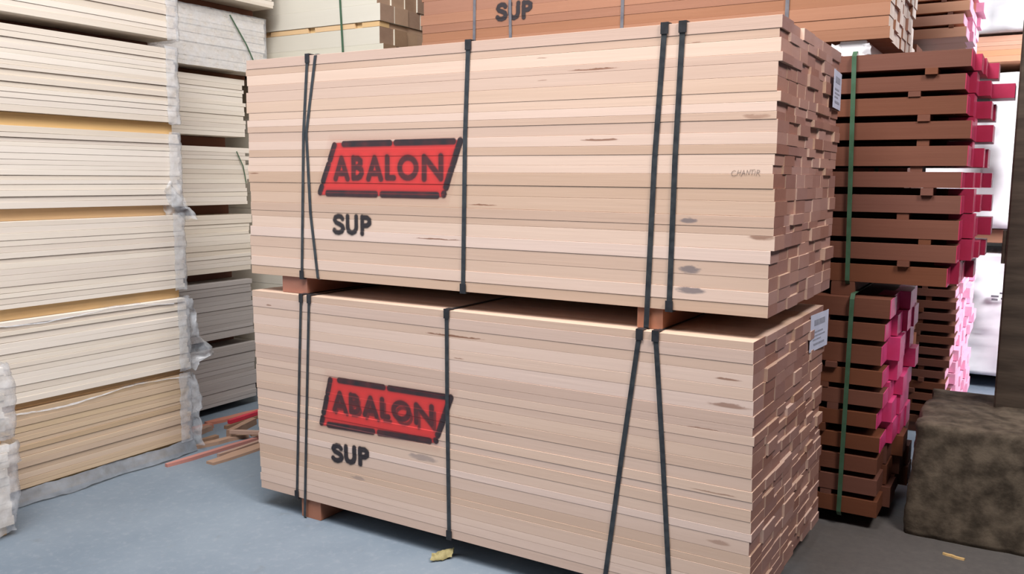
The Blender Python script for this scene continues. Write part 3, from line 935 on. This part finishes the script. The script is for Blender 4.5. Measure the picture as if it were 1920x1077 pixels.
def rock_block(name, x0, x1, y0, y1, z1, mat, n=26):
    V, F, idx = [], [], {}
    rr = 0.035

    def vid(i, j, k):
        if (i, j, k) not in idx:
            p = Vector((x0 + (x1 - x0) * i / n, y0 + (y1 - y0) * j / n, z1 * k / n))
            # round the vertical and upper edges
            c = Vector((min(max(p.x, x0 + rr), x1 - rr), min(max(p.y, y0 + rr), y1 - rr), min(p.z, z1 - rr * 0.7)))
            d = p - c
            if d.length > rr:
                p = c + d.normalized() * rr
            a = noise.noise(p * 4) * 0.022 + noise.noise(p * 12) * 0.012 + noise.noise(p * 30) * 0.005
            q = p + (p - Vector(((x0 + x1) / 2, (y0 + y1) / 2, z1 * 0.4))).normalized() * a
            if k == 0:
                q.z = 0.0
            q.x += 0.05 * (1 - q.z / z1) * (-1 if p.x < (x0 + x1) / 2 else 1) * 0.4
            idx[(i, j, k)] = len(V)
            V.append(q)
        return idx[(i, j, k)]
    for a in range(n):
        for b in range(n):
            F.append((vid(a, 0, b), vid(a + 1, 0, b), vid(a + 1, 0, b + 1), vid(a, 0, b + 1)))
            F.append((vid(a, n, b + 1), vid(a + 1, n, b + 1), vid(a + 1, n, b), vid(a, n, b)))
            F.append((vid(0, a, b + 1), vid(0, a + 1, b + 1), vid(0, a + 1, b), vid(0, a, b)))
            F.append((vid(n, a, b), vid(n, a + 1, b), vid(n, a + 1, b + 1), vid(n, a, b + 1)))
            F.append((vid(a, b, n), vid(a + 1, b, n), vid(a + 1, b + 1, n), vid(a, b + 1, n)))
            F.append((vid(a, b + 1, 0), vid(a + 1, b + 1, 0), vid(a + 1, b, 0), vid(a, b, 0)))
    return obj(name, mesh(name, V, F, (mat,), smooth_shade=True))


tag(rock_block('concrete_footing', 2.70, 3.75, 1.24, 2.02, 0.505, 'conc_block'), 'rough stained concrete block under the dark post', 'concrete block')
P = thing('support_post', 'dark square post rising from the concrete block at the right edge', 'post', (3.09, 1.86, 0.495))
put_box('shaft', P, -0.11, 0.11, -0.11, 0.11, 0.0, 5.505, 'post', 0.008, along='z')
put_box('side_plate', P, -0.126, -0.1102, -0.10, 0.05, 0.68, 0.83, 'post', 0.003, along='z')

# ------------------------------------------------------------------ scraps on the floor


def stick(label, a, b, w, t, mat, zc, seed):
    a, b = Vector((*a, zc + t / 2)), Vector((*b, zc + t / 2))
    d = b - a
    L = d.length
    rng = random.Random(seed)
    n = 5
    V, F = [], []
    for i in range(n + 1):
        u = i / n
        ww = w * (0.5 + rng.uniform(-0.06, 0.06)) * (0.7 if i == 0 else 1)
        tt = t * 0.5
        wy = rng.uniform(-0.003, 0.003)
        V += [(-L / 2 + L * u, -ww + wy, -tt), (-L / 2 + L * u, ww + wy, -tt), (-L / 2 + L * u, ww * 0.92 + wy, tt), (-L / 2 + L * u, -ww * 0.92 + wy, tt)]
    for i in range(n):
        for k in range(4):
            l = (k + 1) % 4
            F.append((i * 4 + k, i * 4 + l, i * 4 + 4 + l, i * 4 + 4 + k))
    F += [(3, 2, 1, 0), (n * 4, n * 4 + 1, n * 4 + 2, n * 4 + 3)]
    o = obj('scrap_stick', mesh('scrap_stick', V, F, (mat,)), None, (a + b) / 2, (0, 0, math.atan2(d.y, d.x)))
    return tag(o, label, 'scrap wood', 'offcuts between tower and packs')



stick('long pinkish offcut reaching out towards the open floor', (-0.804, 0.103), (-0.762, 0.80), 0.035, 0.018, 'scrap_pink', 0.0, 1)
stick('wide brown offcut lying nearest the lower stencilled pack', (-0.642, 0.255), (-0.642, 0.72), 0.075, 0.014, 'scrap', 0.0, 2)
stick('brown offcut against the plastic-wrapped corner of the tower', (-0.935, 0.40), (-0.872, 0.72), 0.05, 0.02, 'scrap', 0.0, 3)
stick('rearmost reddish offcut along the far left tower', (-1.275, 0.76), (-1.203, 1.22), 0.07, 0.016, 'scrap_pink', 0.0, 4)
stick('bright red painted stick on the scrap heap', (-1.112, 0.80), (-1.138, 1.15), 0.034, 0.022, 'scrap_red', 0.022, 5)
stick('dark brown thick offcut in the middle of the scrap heap', (-0.955, 0.66), (-1.035, 0.93), 0.045, 0.04, 'scrap', 0.0, 6)
stick('short square offcut near the far tower corner', (-1.150, 0.58), (-1.165, 0.695), 0.05, 0.03, 'scrap', 0.0, 7)
stick('tiny pale offcut in front of the dark thick one', (-1.005, 0.50), (-1.000, 0.61), 0.035, 0.018, 'scrap', 0.0, 8)
stick('thin greyish offcut beneath the red stick', (-1.10, 0.76), (-1.135, 1.12), 0.04, 0.02, 'scrap', 0.0, 9)
stick('thin pale splinter of wood in front of the concrete block', (2.853, 1.094), (2.934, 1.071), 0.012, 0.008, 'pine', 0.0, 10)['group'] = 'litter'
stick('flat grey-brown offcut lying across the middle of the scrap heap', (-0.86, 0.74), (-0.74, 1.02), 0.06, 0.016, 'scrap', 0.0, 11)
stick('narrow brown lath on the floor beside the wide offcut', (-0.70, 0.36), (-0.70, 0.86), 0.028, 0.02, 'scrap', 0.0, 12)
stick('slanting brown lath resting over the pinkish offcut', (-0.90, 0.62), (-0.60, 0.78), 0.035, 0.018, 'scrap', 0.041, 13)
stick('short reddish offcut by the lowest far tower pack', (-1.22, 0.60), (-1.20, 0.74), 0.05, 0.025, 'scrap_pink', 0.0, 14)
lf = sheet('dry_leaf', None, lambda u, v: (1.085 + 0.055 * u - 0.02 * v, -0.105 + 0.075 * u + 0.05 * v, 0.008 + 0.030 * math.sin(math.pi * v) * (0.6 + 0.4 * u)), 14, 10, 'leaf', 0.007, 40, 4.0)
tag(lf, 'curled yellowish dry leaf on the floor below the lower pack', 'leaf')
